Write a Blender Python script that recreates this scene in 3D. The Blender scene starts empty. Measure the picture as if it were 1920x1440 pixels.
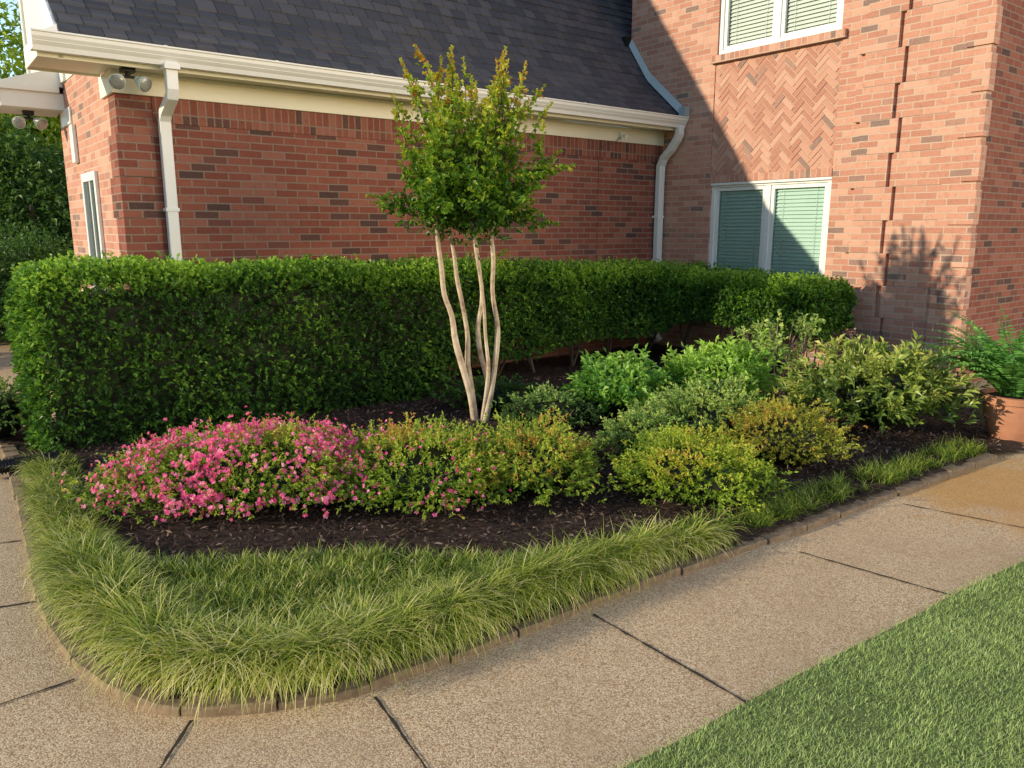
import bpy, bmesh, math, random
import numpy as np
from mathutils import Vector, noise
random.seed(7); rng = np.random.default_rng(7)
S = bpy.context.scene; COL = S.collection
R = math.radians
# ------------------------------------------------------------------ camera
F = 1450.0; PITCH = R(11.3); H = 1.6
cp, sp = math.cos(PITCH), math.sin(PITCH)
cd = bpy.data.cameras.new('camera'); cam = bpy.data.objects.new('camera', cd); COL.objects.link(cam)
cam.location = (0, 0, H); cam.rotation_euler = (R(90)-PITCH, 0, 0)
cd.sensor_width = 36; cd.lens = F/1920*36; cd.clip_end = 1000; cd.clip_start = .05
S.camera = cam
def G(px, py, z=0.0):
    a = px-960; u = 720-py
    Y = F*cp+u*sp; Z = u*cp-F*sp
    k = (z-H)/Z
    return np.array([a*k, Y*k, z])
def P(px, py, Yd):
    a = px-960; u = 720-py
    Y = F*cp+u*sp; Z = u*cp-F*sp
    return np.array([a/Y*Yd, Yd, H+Z/Y*Yd])
# ------------------------------------------------------------------ light
S.view_settings.view_transform = 'Standard'; S.view_settings.look = 'None'; S.view_settings.exposure = 0
ELEV = R(16.3); tx, ty = .937, .349
sd = bpy.data.lights.new('sun', 'SUN'); so = bpy.data.objects.new('sun', sd); COL.objects.link(so)
sd.energy = 5.0; sd.angle = R(.6); sd.color = (1, .86, .62)
tdir = Vector((tx*math.cos(ELEV), ty*math.cos(ELEV), -math.sin(ELEV)))
so.rotation_euler = tdir.to_track_quat('-Z', 'Y').to_euler()
w = bpy.data.worlds.new('World'); S.world = w; w.use_nodes = True
nt = w.node_tree; bg = nt.nodes['Background']; sky = nt.nodes.new('ShaderNodeTexSky')
sky.sky_type = 'NISHITA'; sky.sun_disc = False; sky.sun_elevation = ELEV; sky.sun_rotation = -math.atan2(-tx, -ty)
nt.links.new(sky.outputs[0], bg.inputs[0]); bg.inputs[1].default_value = .26

# ------------------------------------------------------------------ node helpers
class N:
    def __init__(s, name):
        s.m = bpy.data.materials.new(name); s.m.use_nodes = True
        s.t = s.m.node_tree; s.t.nodes.clear()
    def n(s, typ, **k):
        x = s.t.nodes.new(typ)
        for a, b in k.items(): setattr(x, a, b)
        return x
    def l(s, a, b): s.t.links.new(a, b)
    def set(s, inp, v):
        if isinstance(v, (int, float, tuple, list)): inp.default_value = v
        else: s.l(v, inp)
    def math(s, op, a, b=0.0, clamp=False):
        x = s.n('ShaderNodeMath', operation=op, use_clamp=clamp); s.set(x.inputs[0], a); s.set(x.inputs[1], b); return x.outputs[0]
    def ramp(s, fac, stops, interp='LINEAR'):
        x = s.n('ShaderNodeValToRGB'); cr = x.color_ramp; cr.interpolation = interp
        while len(cr.elements) < len(stops): cr.elements.new(.5)
        for e, (p, c) in zip(cr.elements, stops): e.position = p; e.color = (*c, 1)
        s.l(fac, x.inputs[0]); return x.outputs[0]
    def noise(s, scale, detail=4, rough=.6, vec=None):
        x = s.n('ShaderNodeTexNoise'); x.inputs['Scale'].default_value = scale; x.inputs['Detail'].default_value = detail; x.inputs['Roughness'].default_value = rough
        if vec is None: vec = s.coord()
        s.l(vec, x.inputs['Vector']); return x.outputs['Fac']
    def coord(s, which='Object'):
        if not hasattr(s, '_tc'): s._tc = s.n('ShaderNodeTexCoord')
        return s._tc.outputs[which]
    def mix(s, f, a, b, mode='MIX'):
        x = s.n('ShaderNodeMix', data_type='RGBA', blend_type=mode)
        s.set(x.inputs[0], f)
        for i, v in ((6, a), (7, b)):
            if isinstance(v, tuple): v = (*v[:3], 1)
            s.set(x.inputs[i], v)
        return x.outputs[2]
    def bump(s, h, strength=.5, dist=.01):
        x = s.n('ShaderNodeBump'); x.inputs['Strength'].default_value = strength; x.inputs['Distance'].default_value = dist
        s.l(h, x.inputs['Height']); return x.outputs[0]
    def finish(s, col, rough=.7, nrm=None, spec=.3, trans=0, metal=0):
        p = s.n('ShaderNodeBsdfPrincipled'); o = s.n('ShaderNodeOutputMaterial')
        if isinstance(col, tuple): col = (*col[:3], 1)
        s.set(p.inputs['Base Color'], col); s.set(p.inputs['Roughness'], rough)
        p.inputs['Specular IOR Level'].default_value = spec; p.inputs['Metallic'].default_value = metal
        if nrm is not None: s.l(nrm, p.inputs['Normal'])
        if trans:
            t = s.n('ShaderNodeBsdfTranslucent'); s.set(t.inputs[0], s.mix(1.0, col, (1.0, 1.0, .55), 'MULTIPLY'))
            mx = s.n('ShaderNodeMixShader'); mx.inputs[0].default_value = trans
            s.l(p.outputs[0], mx.inputs[1]); s.l(t.outputs[0], mx.inputs[2]); s.l(mx.outputs[0], o.inputs[0])
        else: s.l(p.outputs[0], o.inputs[0])
        return s.m
def leafmat(name, stops, trans=.3, rough=.45, spec=.4):
    m = N(name); a = m.n('ShaderNodeAttribute', attribute_name='rnd')
    return m.finish(m.ramp(a.outputs['Fac'], stops), rough, None, spec, trans)
def plain(name, c, rough=.5, nscale=14, var=.12, bump=.15, spec=.4, metal=0):
    m = N(name); f = m.noise(nscale, 5); g = m.noise(nscale*.12+.7, 3)
    d = tuple(x*(1-var*2) for x in c)
    col = m.mix(m.math('MULTIPLY', m.math('SUBTRACT', m.math('ADD', f, g), .6, True), 1.2, True), d, c)
    return m.finish(col, rough, m.bump(f, bump, .004), spec, 0, metal)
BRICK_IN_SHADE = [(0, (.235, .064, .042)), (.14, (.285, .092, .060)), (.28, (.19, .048, .034)), (.43, (.255, .076, .050)), (.58, (.215, .058, .039)), (.72, (.30, .112, .078)), (.83, (.085, .042, .038)), (.89, (.15, .052, .040)), (.95, (.048, .032, .033))]  # the house brick in its deeper tones, for walls in shade
BRICK_IN_SUN = [(0, (.50, .225, .155)), (.14, (.57, .29, .205)), (.3, (.43, .175, .12)), (.46, (.53, .25, .175)), (.62, (.47, .20, .14)), (.76, (.61, .335, .245)), (.90, (.24, .145, .125)), (.94, (.36, .19, .15)), (.975, (.17, .12, .11))]  # same brick again, sunlight put into its colour by paler stops
def brick(name, w_, h_, offset=True, in_sun=False):
    m = N(name); co = m.coord(); no = m.coord('Normal'); stops = BRICK_IN_SUN if in_sun else BRICK_IN_SHADE
    s1 = m.n('ShaderNodeSeparateXYZ'); m.l(co, s1.inputs[0]); s2 = m.n('ShaderNodeSeparateXYZ'); m.l(no, s2.inputs[0])
    isx = m.math('GREATER_THAN', m.math('ABSOLUTE', s2.outputs[0]), .5)
    u = m.math('ADD', m.math('MULTIPLY', isx, s1.outputs[1]), m.math('MULTIPLY', m.math('SUBTRACT', 1, isx), s1.outputs[0]))
    u = m.math('ADD', u, 20.0)
    wob = m.noise(3.0, 2, .5); wob2 = m.noise(40.0, 2, .5)
    v0 = m.math('ADD', s1.outputs[2], m.math('ADD', m.math('MULTIPLY', m.math('SUBTRACT', wob, .5), .007), m.math('MULTIPLY', m.math('SUBTRACT', wob2, .5), .004)))
    v = m.math('DIVIDE', v0, h_); row = m.math('FLOOR', v)
    uo = m.math('DIVIDE', u, w_)
    if offset: uo = m.math('ADD', uo, m.math('MULTIPLY', m.math('MODULO', row, 2.0), .5))
    col = m.math('FLOOR', uo)
    def edge(x, size):
        f = m.math('FRACT', x); d = m.math('MINIMUM', f, m.math('SUBTRACT', 1, f))
        d = m.math('MULTIPLY', d, size)
        mr = m.n('ShaderNodeMapRange'); mr.interpolation_type = 'SMOOTHSTEP'
        m.l(d, mr.inputs[0]); mr.inputs[1].default_value = .0045; mr.inputs[2].default_value = .0072
        return mr.outputs[0]
    mask = m.math('MULTIPLY', edge(uo, w_), edge(v, h_))
    wn = m.n('ShaderNodeTexWhiteNoise', noise_dimensions='2D'); cb = m.n('ShaderNodeCombineXYZ'); m.l(m.math('ADD', col, .5), cb.inputs[0]); m.l(m.math('ADD', row, .5), cb.inputs[1]); m.l(cb.outputs[0], wn.inputs[0])
    bc = m.ramp(wn.outputs[0], stops, 'CONSTANT')
    gr = m.noise(140, 3, .7); bl = m.noise(18, 4, .65)
    bc = m.mix(m.math('MULTIPLY', m.math('SUBTRACT', gr, .42, True), 1.6, True), bc, (.68, .45, .35) if in_sun else (.34, .17, .12))
    bc = m.mix(m.math('MULTIPLY', m.math('SUBTRACT', bl, .52, True), 2.0, True), bc, (.25, .12, .09) if in_sun else (.085, .035, .030))
    mo = m.mix(m.noise(60, 4), (.44, .31, .235) if in_sun else (.19, .13, .10), (.64, .50, .39) if in_sun else (.34, .255, .20))
    c = m.mix(mask, mo, bc)
    big = m.noise(.9, 3)
    c = m.mix(m.math('MULTIPLY', big, .16), c, (.42, .25, .19) if in_sun else (.16, .085, .07))
    hgt = m.math('ADD', mask, m.math('MULTIPLY', gr, .22))
    return m.finish(c, .88, m.bump(hgt, .5, .006), .15)
M = {}
M['brick'] = brick('brick', .213, .0677); M['brick_sun'] = brick('brick_in_sun', .213, .0677, True, True)  # one brick in two copies: shaded walls, and paler for sunlit walls
M['soldier'] = brick('brick_soldier', .0677, .213, False); M['rowlock'] = brick('brick_rowlock', .0677, .3, False, True)
def attr_brick():
    m = N('brick_herringbone'); a = m.n('ShaderNodeAttribute', attribute_name='rnd'); bc = m.ramp(a.outputs['Fac'], [(p, tuple(x*.94 for x in c)) for p, c in BRICK_IN_SUN], 'CONSTANT')
    gr = m.noise(140, 3, .7)
    bc = m.mix(m.math('MULTIPLY', m.math('SUBTRACT', gr, .40, True), 1.8, True), bc, (.62, .43, .34))
    return m.finish(bc, .88, m.bump(gr, .4, .004), .15)
M['herring'] = attr_brick()
M['mortar'] = plain('mortar', (.60, .48, .38), .9, 60)
M['white'] = plain('white_vinyl', (.82, .82, .80), .35, 8, .04, .05)
M['cream'] = plain('cream_paint', (.84, .80, .66), .5, 6, .05, .1)
M['metal'] = plain('flashing_metal', (.40, .48, .50), .4, 20, .1, .1, .5, .2)
M['black'] = plain('black_plastic', (.012, .012, .012), .4)
M['room_darkness'] = plain('dark_interior', (.01, .012, .012), .9)
M['teal'] = plain('teal_blind', (.44, .64, .57), .6, 5, .06, .05); M['greyblind'] = plain('pale_blind', (.60, .68, .64), .6, 5, .06, .05)
M['lampglass'] = plain('lamp_glass', (.35, .36, .34), .12, 30, .2, .1, .8)
M['terracotta'] = plain('terracotta', (.58, .26, .15), .75, 9, .2, .3)
M['soil'] = plain('soil', (.03, .02, .014), .95, 40, .3, 1)
M['wood'] = plain('fence_wood', (.25, .17, .11), .8, 10, .2, .4)
M['bark'] = plain('bark', (.12, .09, .065), .9, 25, .25, .8)
def glass():
    m = N('window_glass'); t = m.n('ShaderNodeBsdfTransparent'); g = m.n('ShaderNodeBsdfGlossy'); g.inputs['Roughness'].default_value = .05
    fr = m.n('ShaderNodeFresnel'); fr.inputs[0].default_value = 1.4; mx = m.n('ShaderNodeMixShader'); o = m.n('ShaderNodeOutputMaterial')
    m.l(m.math('MULTIPLY', fr.outputs[0], .9), mx.inputs[0]); m.l(t.outputs[0], mx.inputs[1]); m.l(g.outputs[0], mx.inputs[2]); m.l(mx.outputs[0], o.inputs[0]); return m.m
M['glass'] = glass()
def shingle():
    m = N('shingles'); a = m.n('ShaderNodeAttribute', attribute_name='rnd'); row = m.math('ROUND', a.outputs['Fac'])
    s1 = m.n('ShaderNodeSeparateXYZ'); m.l(m.coord(), s1.inputs[0])
    wr = m.n('ShaderNodeTexWhiteNoise', noise_dimensions='1D'); m.l(row, wr.inputs['W'])
    u = m.math('ADD', m.math('DIVIDE', m.math('ADD', s1.outputs[0], 10), .17), m.math('MULTIPLY', wr.outputs[0], 5))
    col = m.math('FLOOR', u); cb = m.n('ShaderNodeCombineXYZ'); m.l(m.math('ADD', col, .5), cb.inputs[0]); m.l(m.math('ADD', row, .5), cb.inputs[1])
    wn = m.n('ShaderNodeTexWhiteNoise', noise_dimensions='2D'); m.l(cb.outputs[0], wn.inputs[0])
    c = m.ramp(wn.outputs[0], [(0, (.050, .054, .070)), (.25, (.074, .077, .093)), (.5, (.059, .063, .079)), (.7, (.085, .085, .099)), (.88, (.071, .069, .078))], 'CONSTANT')
    g = m.noise(220, 3, .8); c = m.mix(m.math('MULTIPLY', m.math('SUBTRACT', g, .5, True), 1.5, True), c, (.22, .22, .24))
    fr = m.math('FRACT', u); ed = m.math('LESS_THAN', fr, .05); c = m.mix(m.math('MULTIPLY', ed, .75), c, (.010, .010, .012))
    return m.finish(c, .9, m.bump(m.math('ADD', g, wn.outputs[0]), .5, .006), .25)
M['shingle'] = shingle()
def aggregate(name='aggregate'):
    m = N(name); vo = m.n('ShaderNodeTexVoronoi'); vo.inputs['Scale'].default_value = 190; m.l(m.coord(), vo.inputs['Vector'])
    sep = m.n('ShaderNodeSeparateColor'); m.l(vo.outputs['Color'], sep.inputs[0])
    c = m.ramp(sep.outputs[0], [(0, (.36, .225, .12)), (.3, (.60, .42, .24)), (.6, (.72, .545, .34)), (.85, (.80, .665, .46)), (1, (.50, .295, .145))])
    d = vo.outputs['Distance']
    c = m.mix(m.math('MULTIPLY', m.math('SUBTRACT', d, .38, True), 1.8, True), c, (.26, .165, .095))
    big = m.noise(1.3, 5, .65); c = m.mix(m.math('MULTIPLY', m.math('SUBTRACT', big, .46, True), 2.6, True), c, (.40, .27, .165))
    fine = m.noise(22, 4, .75); c = m.mix(m.math('MULTIPLY', m.math('SUBTRACT', fine, .54, True), 3.0, True), c, (.32, .22, .135))
    st = G(1890, 925); vm = m.n('ShaderNodeVectorMath', operation='DISTANCE'); m.l(m.coord(), vm.inputs[0]); vm.inputs[1].default_value = (st[0]+.15, st[1], 0)
    dd = m.math('ADD', vm.outputs['Value'], m.math('MULTIPLY', m.math('SUBTRACT', m.noise(3.2, 5), .5), 1.9))
    mr = m.n('ShaderNodeMapRange'); m.l(dd, mr.inputs[0]); mr.inputs[1].default_value = .95; mr.inputs[2].default_value = .45
    c = m.mix(m.math('MULTIPLY', mr.outputs[0], .8), c, m.mix(.6, c, (.55, .24, .01), 'MIX'))
    rough = m.math('SUBTRACT', .85, m.math('MULTIPLY', mr.outputs[0], .4))
    return m.finish(c, rough, m.bump(m.math('SUBTRACT', 1, d), .45, .0035), .3)
M['agg'] = aggregate()
M['joint'] = plain('joint_dark', (.045, .035, .025), .95, 50, .3, .8)  # dark strips laid on the paving in place of cut grooves
M['curb'] = plain('edging_concrete', (.34, .24, .15), .9, 30, .35, .9)
def mulchmat():
    m = N('mulch'); a = m.noise(35, 6, .75); c = m.ramp(a, [(.3, (.016, .011, .009)), (.55, (.065, .042, .034)), (.75, (.13, .09, .075))])
    return m.finish(c, .95, m.bump(a, 1, .03), .15)
M['mulch'] = mulchmat()
M['chips'] = leafmat('bark_chips', [(0, (.02, .013, .01)), (.5, (.085, .052, .042)), (.85, (.20, .14, .11)), (1, (.34, .24, .19))], 0, .9, .2)
def groundmat():
    m = N('ground_grass'); a = m.noise(30, 6, .7); b = m.noise(.6, 4)
    c = m.mix(b, m.ramp(a, [(.3, (.09, .13, .045)), (.7, (.20, .26, .095))]), (.16, .17, .07)); return m.finish(c, .95, m.bump(a, 1, .02), .1)
M['ground'] = groundmat()
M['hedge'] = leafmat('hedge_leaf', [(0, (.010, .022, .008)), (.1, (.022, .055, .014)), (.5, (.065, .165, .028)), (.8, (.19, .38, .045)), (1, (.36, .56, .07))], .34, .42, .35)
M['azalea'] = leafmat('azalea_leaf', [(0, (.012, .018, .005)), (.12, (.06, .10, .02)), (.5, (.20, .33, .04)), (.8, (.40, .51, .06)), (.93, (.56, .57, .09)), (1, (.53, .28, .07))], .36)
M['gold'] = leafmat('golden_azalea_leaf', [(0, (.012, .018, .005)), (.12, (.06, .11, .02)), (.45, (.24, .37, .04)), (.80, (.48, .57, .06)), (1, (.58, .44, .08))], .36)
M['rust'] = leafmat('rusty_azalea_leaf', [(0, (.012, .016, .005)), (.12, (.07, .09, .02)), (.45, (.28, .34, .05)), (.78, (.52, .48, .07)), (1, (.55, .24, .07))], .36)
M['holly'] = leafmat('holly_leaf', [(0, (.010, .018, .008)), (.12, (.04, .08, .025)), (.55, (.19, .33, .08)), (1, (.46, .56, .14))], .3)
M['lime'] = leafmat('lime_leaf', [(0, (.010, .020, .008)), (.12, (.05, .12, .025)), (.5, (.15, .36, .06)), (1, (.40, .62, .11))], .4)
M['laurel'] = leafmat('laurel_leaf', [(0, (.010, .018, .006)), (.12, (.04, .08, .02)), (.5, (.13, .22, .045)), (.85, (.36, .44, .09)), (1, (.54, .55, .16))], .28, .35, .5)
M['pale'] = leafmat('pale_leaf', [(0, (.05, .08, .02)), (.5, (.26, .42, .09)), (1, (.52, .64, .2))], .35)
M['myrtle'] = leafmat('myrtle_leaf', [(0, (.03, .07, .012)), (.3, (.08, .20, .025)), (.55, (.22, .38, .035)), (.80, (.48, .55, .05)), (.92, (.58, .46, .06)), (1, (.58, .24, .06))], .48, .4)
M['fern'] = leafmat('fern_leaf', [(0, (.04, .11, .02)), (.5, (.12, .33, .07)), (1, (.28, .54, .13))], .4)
M['lirio'] = leafmat('border_grass', [(0, (.012, .03, .005)), (.3, (.09, .17, .022)), (.6, (.32, .41, .055)), (.85, (.64, .63, .16)), (1, (.84, .76, .40))], .35, .5, .35)
M['lawn'] = leafmat('lawn_blades', [(0, (.18, .27, .08)), (.5, (.43, .57, .20)), (.85, (.60, .70, .30)), (1, (.72, .69, .42))], .4, .6)
M['pink'] = leafmat('pink_petal', [(0, (.72, .07, .27)), (.5, (.89, .17, .42)), (1, (.94, .42, .62))], .35, .6)
M['treeleaf'] = leafmat('tree_leaf', [(0, (.012, .025, .01)), (.3, (.04, .095, .025)), (.7, (.10, .20, .04)), (1, (.22, .32, .07))], .35)
M['brighttree'] = leafmat('bright_tree_leaf', [(0, (.05, .09, .015)), (.4, (.24, .38, .03)), (1, (.55, .66, .07))], .45)
def barkpale():
    m = N('pale_bark'); a = m.noise(9, 5, .6); b = m.noise(50, 3)
    c = m.ramp(a, [(.3, (.28, .19, .13)), (.5, (.54, .42, .29)), (.7, (.70, .58, .44))]); return m.finish(c, .6, m.bump(b, .3, .004), .3)
M['palebark'] = barkpale()

# ------------------------------------------------------------------ mesh builder
class MB:
    def __init__(s): s.v = []; s.f = []; s.r = []; s.n = 0
    def add(s, v, faces, r=0.5):
        v = np.asarray(v, float).reshape(-1, 3); s.v.append(v)
        s.f.append(np.asarray(faces, int)+s.n)
        s.r.append(np.full(len(v), r) if np.isscalar(r) else np.asarray(r, float)); s.n += len(v)
    def box(s, x0, x1, y0, y1, z0, z1, r=.5):
        v = [(x, y, z) for z in (z0, z1) for y in (y0, y1) for x in (x0, x1)]
        s.add(v, np.array([[0, 2, 3, 1], [4, 5, 7, 6], [0, 1, 5, 4], [2, 6, 7, 3], [0, 4, 6, 2], [1, 3, 7, 5]]), r)
    def prism(s, poly, axis, a, b, r=.5):
        k = len(poly)
        def mk(t, p): return (t, p[0], p[1]) if axis == 'x' else ((p[0], t, p[1]) if axis == 'y' else (p[0], p[1], t))
        v = [mk(a, p) for p in poly]+[mk(b, p) for p in poly]
        base = s.n; s.v.append(np.array(v, float)); s.r.append(np.full(2*k, r)); s.n += 2*k
        s.f.append(np.array([[i, (i+1) % k, k+(i+1) % k, k+i] for i in range(k)])+base)
        s.f.append(np.array([list(range(k))[::-1]])+base); s.f.append(np.array([list(range(k, 2*k))])+base)
    def tube(s, pts, rad, sides=7, r=.5, cap=True):
        pts = np.asarray(pts, float); K = len(pts); rad = np.full(K, rad) if np.isscalar(rad) else np.asarray(rad)
        V = []
        t = np.gradient(pts, axis=0); t /= np.linalg.norm(t, axis=1)[:, None]+1e-9
        ref = np.array([0, 0, 1.]) if abs(t[0][2]) < .9 else np.array([1., 0, 0])
        for i in range(K):
            a = np.cross(t[i], ref); a /= np.linalg.norm(a)+1e-9; b = np.cross(t[i], a); ref = np.cross(a, t[i])
            for j in range(sides):
                q = 2*math.pi*j/sides; V.append(pts[i]+rad[i]*(math.cos(q)*a+math.sin(q)*b))
        fs = np.array([[i*sides+j, i*sides+(j+1) % sides, (i+1)*sides+(j+1) % sides, (i+1)*sides+j] for i in range(K-1) for j in range(sides)])
        base = s.n; s.add(V, fs, r)
        if cap:
            s.f.append(np.array([list(range(sides))[::-1]])+base); s.f.append(np.array([[(K-1)*sides+j for j in range(sides)]])+base)
    def build(s, name, mat, parent=None, origin=None, smooth=False, bevel=0, loc=None):
        me = bpy.data.meshes.new(name); v = np.concatenate(s.v)
        if origin is not None: v = v-np.asarray(origin, float)
        me.vertices.add(len(v)); me.vertices.foreach_set('co', v.astype(np.float32).ravel())
        tot = sum(f.size for f in s.f); me.loops.add(tot)
        me.loops.foreach_set('vertex_index', np.concatenate([f.ravel() for f in s.f]).astype(np.int32))
        sizes = np.concatenate([np.full(len(f), f.shape[1]) for f in s.f]); starts = np.concatenate([[0], np.cumsum(sizes)[:-1]])
        me.polygons.add(len(sizes)); me.polygons.foreach_set('loop_start', starts.astype(np.int32)); me.polygons.foreach_set('loop_total', sizes.astype(np.int32))
        me.polygons.foreach_set('use_smooth', np.full(len(sizes), bool(smooth)))
        at = me.attributes.new('rnd', 'FLOAT', 'POINT'); at.data.foreach_set('value', np.concatenate(s.r).astype(np.float32))
        me.update(calc_edges=True); me.validate()
        me.materials.append(mat)
        o = bpy.data.objects.new(name, me); COL.objects.link(o)
        if parent is not None: o.parent = parent
        if origin is not None and parent is None: o.location = tuple(origin)
        if loc is not None: o.location = loc
        if bevel:
            b = o.modifiers.new('bevel', 'BEVEL'); b.width = bevel; b.segments = 2; b.limit_method = 'ANGLE'
        return o
def tag(o, label, cat, group=None, kind=None):
    if label: o['label'] = label
    if cat: o['category'] = cat
    if group: o['group'] = group
    if kind: o['kind'] = kind
    return o
def empty(name, loc, label, cat, group=None, rz=0):
    o = bpy.data.objects.new(name, None); COL.objects.link(o); o.location = tuple(loc); o.rotation_euler = (0, 0, rz); o.empty_display_size = .2
    return tag(o, label, cat, group)
def struct(o): o['kind'] = 'structure'; return o
def unit(v): return v/(np.linalg.norm(v, axis=-1, keepdims=True)+1e-9)
def leaves(mb, pos, d, L, Wd, r, up=None, fold=.25, droop=.15):
    n = len(pos); d = unit(d)
    ref = rng.normal(size=(n, 3))*.55+(np.array([0, 0, 1.]) if up is None else up)
    s = unit(np.cross(d, ref)); nn = np.cross(s, d)
    L = np.broadcast_to(L, n)[:, None]; Wd = np.broadcast_to(Wd, n)[:, None]
    base = pos; lft = pos+d*L*.48+s*Wd*.5+nn*Wd*fold; rgt = pos+d*L*.48-s*Wd*.5+nn*Wd*fold
    tip = pos+d*L-np.array([0, 0, 1.])*L*droop
    v = np.stack([base, lft, tip, rgt], 1).reshape(-1, 3); i = np.arange(n)[:, None]*4
    mb.add(v, np.concatenate([i+np.array([0, 2, 1]), i+np.array([0, 3, 2])]), np.repeat(np.broadcast_to(r, n), 4))
def shoots(mb, tip, D, k, L, Wd, r, spread=.9, slen=.04, **kw):
    n = len(tip); D = unit(D); T = np.repeat(tip, k, 0); DD = np.repeat(D, k, 0)
    tang = unit(np.cross(DD, rng.normal(size=(n*k, 3))))
    a = rng.uniform(.25, 1.0, (n*k, 1))*spread
    d = DD*np.cos(a)+tang*np.sin(a)
    p = T-DD*rng.uniform(0, 1, (n*k, 1))*slen
    rr = np.repeat(np.broadcast_to(r, n), k)+rng.normal(0, .09, n*k)
    leaves(mb, p, d, L*rng.uniform(.65, 1.15, n*k), Wd*rng.uniform(.75, 1.15, n*k), np.clip(rr, .1, 1), **kw)
def snoise(p, k, seed=0):
    g = np.random.default_rng(seed); out = 0
    for i in range(6):
        kv = g.normal(size=3)*k; out = out+np.sin(p@kv+g.uniform(0, 6.28))
    return out/3.5
def dome(mb, c, rad, r=0.0, f=.72, sub=14, zmin=.02):
    V = []; Fc = []; a, b = sub*2, sub
    for i in range(b+1):
        th = math.pi*i/b
        for j in range(a):
            ph = 2*math.pi*j/a; V.append((c[0]+rad[0]*f*math.sin(th)*math.cos(ph), c[1]+rad[1]*f*math.sin(th)*math.sin(ph), max(zmin, c[2]+rad[2]*f*math.cos(th))))
    for i in range(b):
        for j in range(a): Fc.append([i*a+j, (i+1)*a+j, (i+1)*a+(j+1) % a, i*a+(j+1) % a])
    mb.add(V, np.array(Fc), r)
def bush(name, c, rad, n, k, L, Wd, mat, label, cat='shrub', spread=.9, bright=.5, lump=.13, lk=5, slen=.05, core=.62, stems=8, seed=1, group=None, up=.35, layers=(.62, 1.03), base=.0, sprig=.15):
    """c = ground centre, rad = (rx, ry, height)"""
    root = empty(name, (c[0], c[1], .03), label, cat, group)
    mb = MB(); d = unit(rng.normal(size=(n, 3))); d[:, 2] = np.abs(d[:, 2])*1.0-.25*rng.random(n); d = unit(d)
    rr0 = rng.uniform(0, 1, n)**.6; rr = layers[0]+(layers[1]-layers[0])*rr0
    rs = 1+lump*snoise(d*1.0, lk, seed)+lump*.6*snoise(d, lk*2.6, seed+40)
    spg = rng.random(n) < sprig; rr = np.where(spg, rr*rng.uniform(1.04, 1.24, n), rr)
    q = d*np.array([rad[0], rad[1], rad[2]*.62])*(rr*rs)[:, None]
    cen = np.array([c[0], c[1], base+rad[2]*.40])
    p = q+cen; p[:, 2] = np.maximum(p[:, 2], .05+base+.03*rng.random(n))
    nd = unit(q/np.array([rad[0], rad[1], rad[2]])**1.0)+np.array([0, 0, up])
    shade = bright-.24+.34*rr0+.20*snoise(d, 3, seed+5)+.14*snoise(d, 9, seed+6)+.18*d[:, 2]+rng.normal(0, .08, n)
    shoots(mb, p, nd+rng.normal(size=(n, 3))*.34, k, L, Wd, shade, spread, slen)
    if core: dome(mb, cen, (rad[0], rad[1], rad[2]*.62), 0.0, core)  # near-black solid added inside to block light; inner shade is its colour
    mb.build('foliage', mat, root, root.location)
    sm = MB()
    for i in range(stems):
        a = random.uniform(0, 6.28); q0 = np.array([c[0]+math.cos(a)*.05, c[1]+math.sin(a)*.05, .02]); e = cen+np.array([math.cos(a)*rad[0]*.75, math.sin(a)*rad[1]*.75, rad[2]*.25])
        m_ = (q0+e)/2+np.array([0, 0, -.03]); sm.tube([q0, m_, e], [.009, .007, .004], 5)
    sm.build('stems', M['bark'], root, root.location)
    return root, p, nd, d
def inpoly(p, poly):
    x, y = p[:, 0], p[:, 1]; c = np.zeros(len(p), bool); j = len(poly)-1
    for i in range(len(poly)):
        xi, yi = poly[i][:2]; xj, yj = poly[j][:2]
        t = ((yi > y) != (yj > y)) & (x < (xj-xi)*(y-yi)/(yj-yi+1e-12)+xi); c ^= t; j = i
    return c
def sample_poly(n, poly):
    P_ = np.array([q[:2] for q in poly]); lo, hi = P_.min(0), P_.max(0); out = []; m = 0
    while m < n:
        q = rng.uniform(lo, hi, (n*2, 2)); q = q[inpoly(q, P_)]; out.append(q); m += len(q)
    return np.concatenate(out)[:n]
def catmull(pts, step=.04):
    pts = [np.array(p[:2], float) for p in pts]; pts = [2*pts[0]-pts[1]]+pts+[2*pts[-1]-pts[-2]]; out = []
    for i in range(1, len(pts)-2):
        a, b, c, d = pts[i-1:i+3]; k = max(2, int(np.linalg.norm(c-b)/.02))
        for t in np.linspace(0, 1, k, endpoint=False): out.append(.5*((2*b)+(-a+c)*t+(2*a-5*b+4*c-d)*t*t+(-a+3*b-3*c+d)*t**3))
    out.append(pts[-2]); out = np.array(out); s = np.concatenate([[0], np.cumsum(np.linalg.norm(np.diff(out, axis=0), axis=1))])
    q = np.arange(0, s[-1], step); return np.stack([np.interp(q, s, out[:, 0]), np.interp(q, s, out[:, 1])], 1)
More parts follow.
